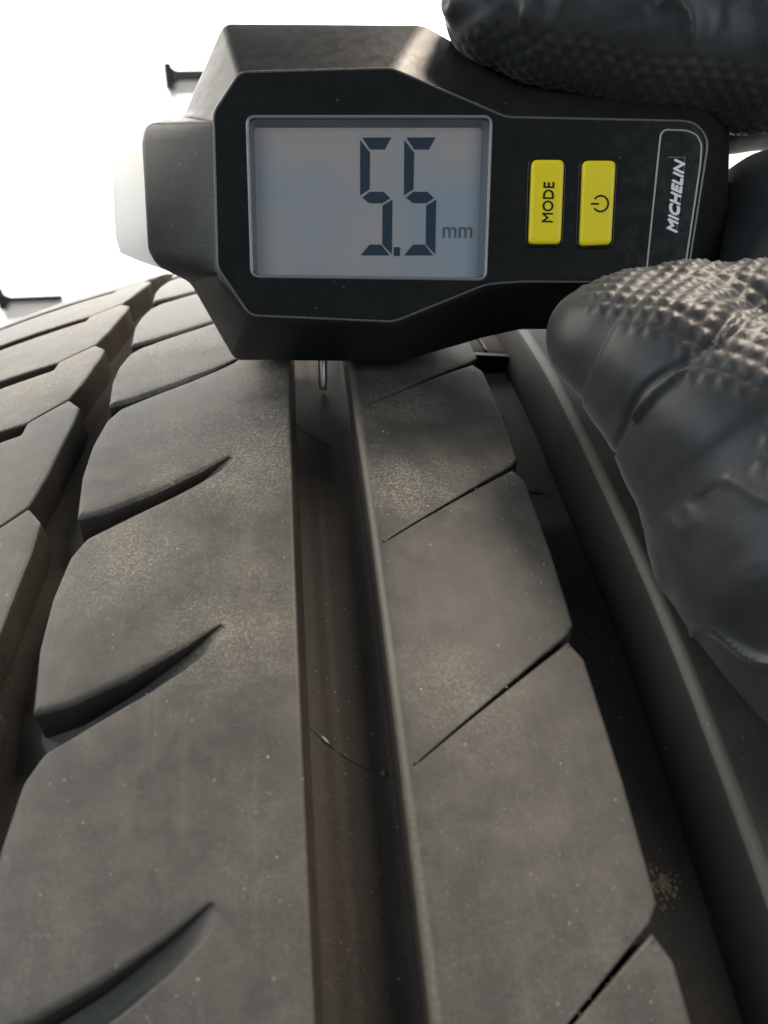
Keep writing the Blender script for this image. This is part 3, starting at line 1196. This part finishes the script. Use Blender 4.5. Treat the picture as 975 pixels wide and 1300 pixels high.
TET = np.array(((1, 1, 1), (1, -1, -1), (-1, 1, -1), (-1, -1, 1)), dtype=float)


def grad(P):
    """outward direction and distance from four samples round each point"""
    e = .06
    g = np.zeros_like(P)
    m = np.zeros(len(P))
    for k in TET:
        dk = sdf(P + k * e)
        g += k * dk[:, None]
        m += dk
    return g / (np.linalg.norm(g, axis=1)[:, None] + 1e-9), m / 4


for _ in range(2):
    g_, d = grad(co)
    co = co - g_ * np.clip(d, -1.2, 1.2)[:, None] * .95
N_, d = grad(co)


def chain_coord(P, ch):
    """distance along a chain of joints and the nearest direction"""
    best = np.full(len(P), 1e9)
    tt = np.zeros(len(P))
    ctr = np.zeros_like(P)
    rad = np.zeros(len(P))
    acc = 0
    for i, (a, b) in enumerate(zip(ch[:-1], ch[1:])):
        A = np.array(a[:3]); B = np.array(b[:3])
        ab = B - A
        L = np.linalg.norm(ab)
        h = ((P - A) @ ab) / (L * L)
        hc = np.clip(h, 0, 1)
        d = np.linalg.norm(P - A - hc[:, None] * ab, axis=1) - (a[3] + (b[3] - a[3]) * hc)
        m = d < best
        best[m] = d[m]
        h2 = h if i == 0 else hc
        tt[m] = acc + np.minimum(h2, 1)[m] * L
        ctr[m] = (A + hc[:, None] * ab)[m]
        rad[m] = (a[3] + (b[3] - a[3]) * hc)[m]
        acc += L
    return best, tt, ctr, rad


def sstep(x, a, b):
    t_ = np.clip((x - a) / (b - a), 0, 1)
    return t_ * t_ * (3 - 2 * t_)


disp = np.zeros(nv)
# soft wrinkling of the loose glove
nz = np.array([(noise.noise(Vector(p) * .11), noise.noise(Vector(p) * .28 + Vector((9, 3, 1)))) for p in co])
disp += .42 * nz[:, 0] + .10 * nz[:, 1]
# diagonal gathered folds on the back of the thumb and on the web
dT, tT, cT, rT = chain_coord(co, THUMB)
dP, tP, cP, rP = chain_coord(co, PAD)
dI, tI, cI, rI = chain_coord(co, INDEX)
wI = sstep(-dI, -3, 0)
wT = sstep(-np.minimum(dT, dP), -3.5, 0)
fold = np.abs(np.sin(tT * .42 + co[:, 2] * .16 + 3.2 * nz[:, 0] + .8))
fold = (1 - fold) ** 3
disp += wT * sstep(tT, 29, 46) * (1.25 * fold - .2)
foldI = (1 - np.abs(np.sin(tI * .20 + co[:, 1] * .10 + co[:, 2] * .1 + 2.0 * nz[:, 0]))) ** 4
upI = sstep(N_[:, 1], -.72, -.5)
disp += wI * upI * (.9 * foldI + .28 * np.sin(co[:, 0] * .62 + .25 * co[:, 1] + 5 * nz[:, 0]) * sstep(nz[:, 1], -.2, .3))
# rings where the glove bunches at the thumb joint


def saw(t0, amp, ln, skew):
    """a bunched lip: rises sharply at t0 and dies away behind it"""
    q = tT + skew * nz[:, 0] + .9 * N_[:, 0] - t0
    return amp * (np.exp(-np.maximum(q, 0) / ln) * sstep(q, -.1, .45) - .55 * np.exp(-((q + .45) / .5) ** 2))


under = sstep(-N_[:, 1] + .55 * N_[:, 2], -.45, -.1)
disp += wT * under * (saw(5.6, 1.6, 3.4, 1.0) + saw(13.4, 1.0, 4.5, 2.0))
# pyramid grip


def grip(t_, ang, r_, per):
    u_ = t_ / per
    v_ = ang * np.maximum(r_, 5) / per
    a = (u_ + v_) % 1.0
    b = (u_ - v_) % 1.0
    return np.clip(1 - 2.35 * np.maximum(np.abs(a - .5), np.abs(b - .5)), 0, 1)


def angle(P, ctr):
    dlt = P - ctr
    return np.arctan2(dlt[:, 2], dlt[:, 1])


def flat_grip(P, e1, e2, per, sharp=2.3):
    u_ = (P @ e1) / per
    v_ = (P @ e2) / per
    a = (u_ + v_) % 1.0
    b = (u_ - v_) % 1.0
    return np.clip(1 - sharp * np.maximum(np.abs(a - .5), np.abs(b - .5)), 0, 1)


PN_ = np.array((-.10, .93, .36)); PN_ /= np.linalg.norm(PN_)
E1 = np.array((1, .11, 0.)); E1 -= PN_ * (E1 @ PN_); E1 /= np.linalg.norm(E1)
E2 = np.cross(PN_, E1)
pad_dir = N_ @ PN_
mk = wT * sstep(pad_dir, .50, .70) * sstep(co[:, 0] + .4 * nz[:, 0], 22.5, 25.5)
disp += mk * (.5 * flat_grip(co, E1, E2, 2.5, 2.0) * (1 + .35 * nz[:, 1]) - .1)
padI = -N_[:, 1] + .06 * nz[:, 0]
mi = wI * sstep(padI, .66, .74)
disp += mi * (.42 * flat_grip(co, np.array((1., 0, 0)), np.array((0., 0, 1.)), 2.3) * (1 + .3 * nz[:, 1]) - .2)
co = co + N_ * disp[:, None]
hm.vertices.foreach_set('co', (co * MM).ravel())
hm.materials.clear()
hm.polygons.foreach_set('use_smooth', [True] * len(hm.polygons))
hm.update()
hand = link('gloved_hand', hm, M['glove'])
hand.matrix_world = frame(CAM_O, CAM_R, CAM_U, -CAM_F)
tag(hand, 'hand in black textured rubber glove pinching the gauge between thumb and fingers', 'hand')

# ---------------------------------------------------------------- T-shaped fittings on the wall


def cam_ray_to_wall(px, py):
    d = CAM_F + CAM_R * ((px - 487.5) / F_) - CAM_U * ((py - 650) / F_)
    return CAM_O + d * ((1.318 - CAM_O.y) / d.y)


def wall_tee(pb0, pb1, ps, pe, wbar, wstem, label):
    """bar from pb0 to pb1, stem from ps to pe (wall points), real steel strip 12 mm thick"""
    bm = bmesh.new()

    def strip(a, b, w0, w1):
        d = (b - a).normalized()
        up = Vector((0, 1, 0)).cross(d).normalized()
        vs = []
        for y in (0, -.014):
            for p, w in ((a, w0), (b, w1)):
                for s_ in (-1, 1):
                    vs.append(bm.verts.new(p + up * s_ * w / 2 + Vector((0, y, 0))))
        for f_ in ((0, 1, 3, 2), (4, 6, 7, 5), (0, 2, 6, 4), (1, 5, 7, 3), (0, 4, 5, 1), (2, 3, 7, 6)):
            bm.faces.new([vs[k] for k in f_])
    strip(pb0, pb1, wbar, wbar)
    mid = ps + (pe - ps).normalized() * .012
    strip(ps, mid, wbar * 2.2, wstem)
    strip(mid, pe, wstem, wstem)
    bmesh.ops.recalc_face_normals(bm, faces=bm.faces[:])
    o = link('wall_hook', bm_mesh('wall_hook', bm), M['peg'])
    tag(o, label, 'wall hook', 'T-shaped hooks on the white wall')


wall_tee(cam_ray_to_wall(213, 82), cam_ray_to_wall(217, 114), cam_ray_to_wall(217, 97), cam_ray_to_wall(300, 96), .013, .013, 'short black T-shaped hook on the white wall above the slider end of the gauge')
wall_tee(cam_ray_to_wall(-1, 366), cam_ray_to_wall(7, 393), cam_ray_to_wall(6, 381), cam_ray_to_wall(80, 378), .010, .0105, 'long thin black T-shaped hook low on the wall above the tyre edge')
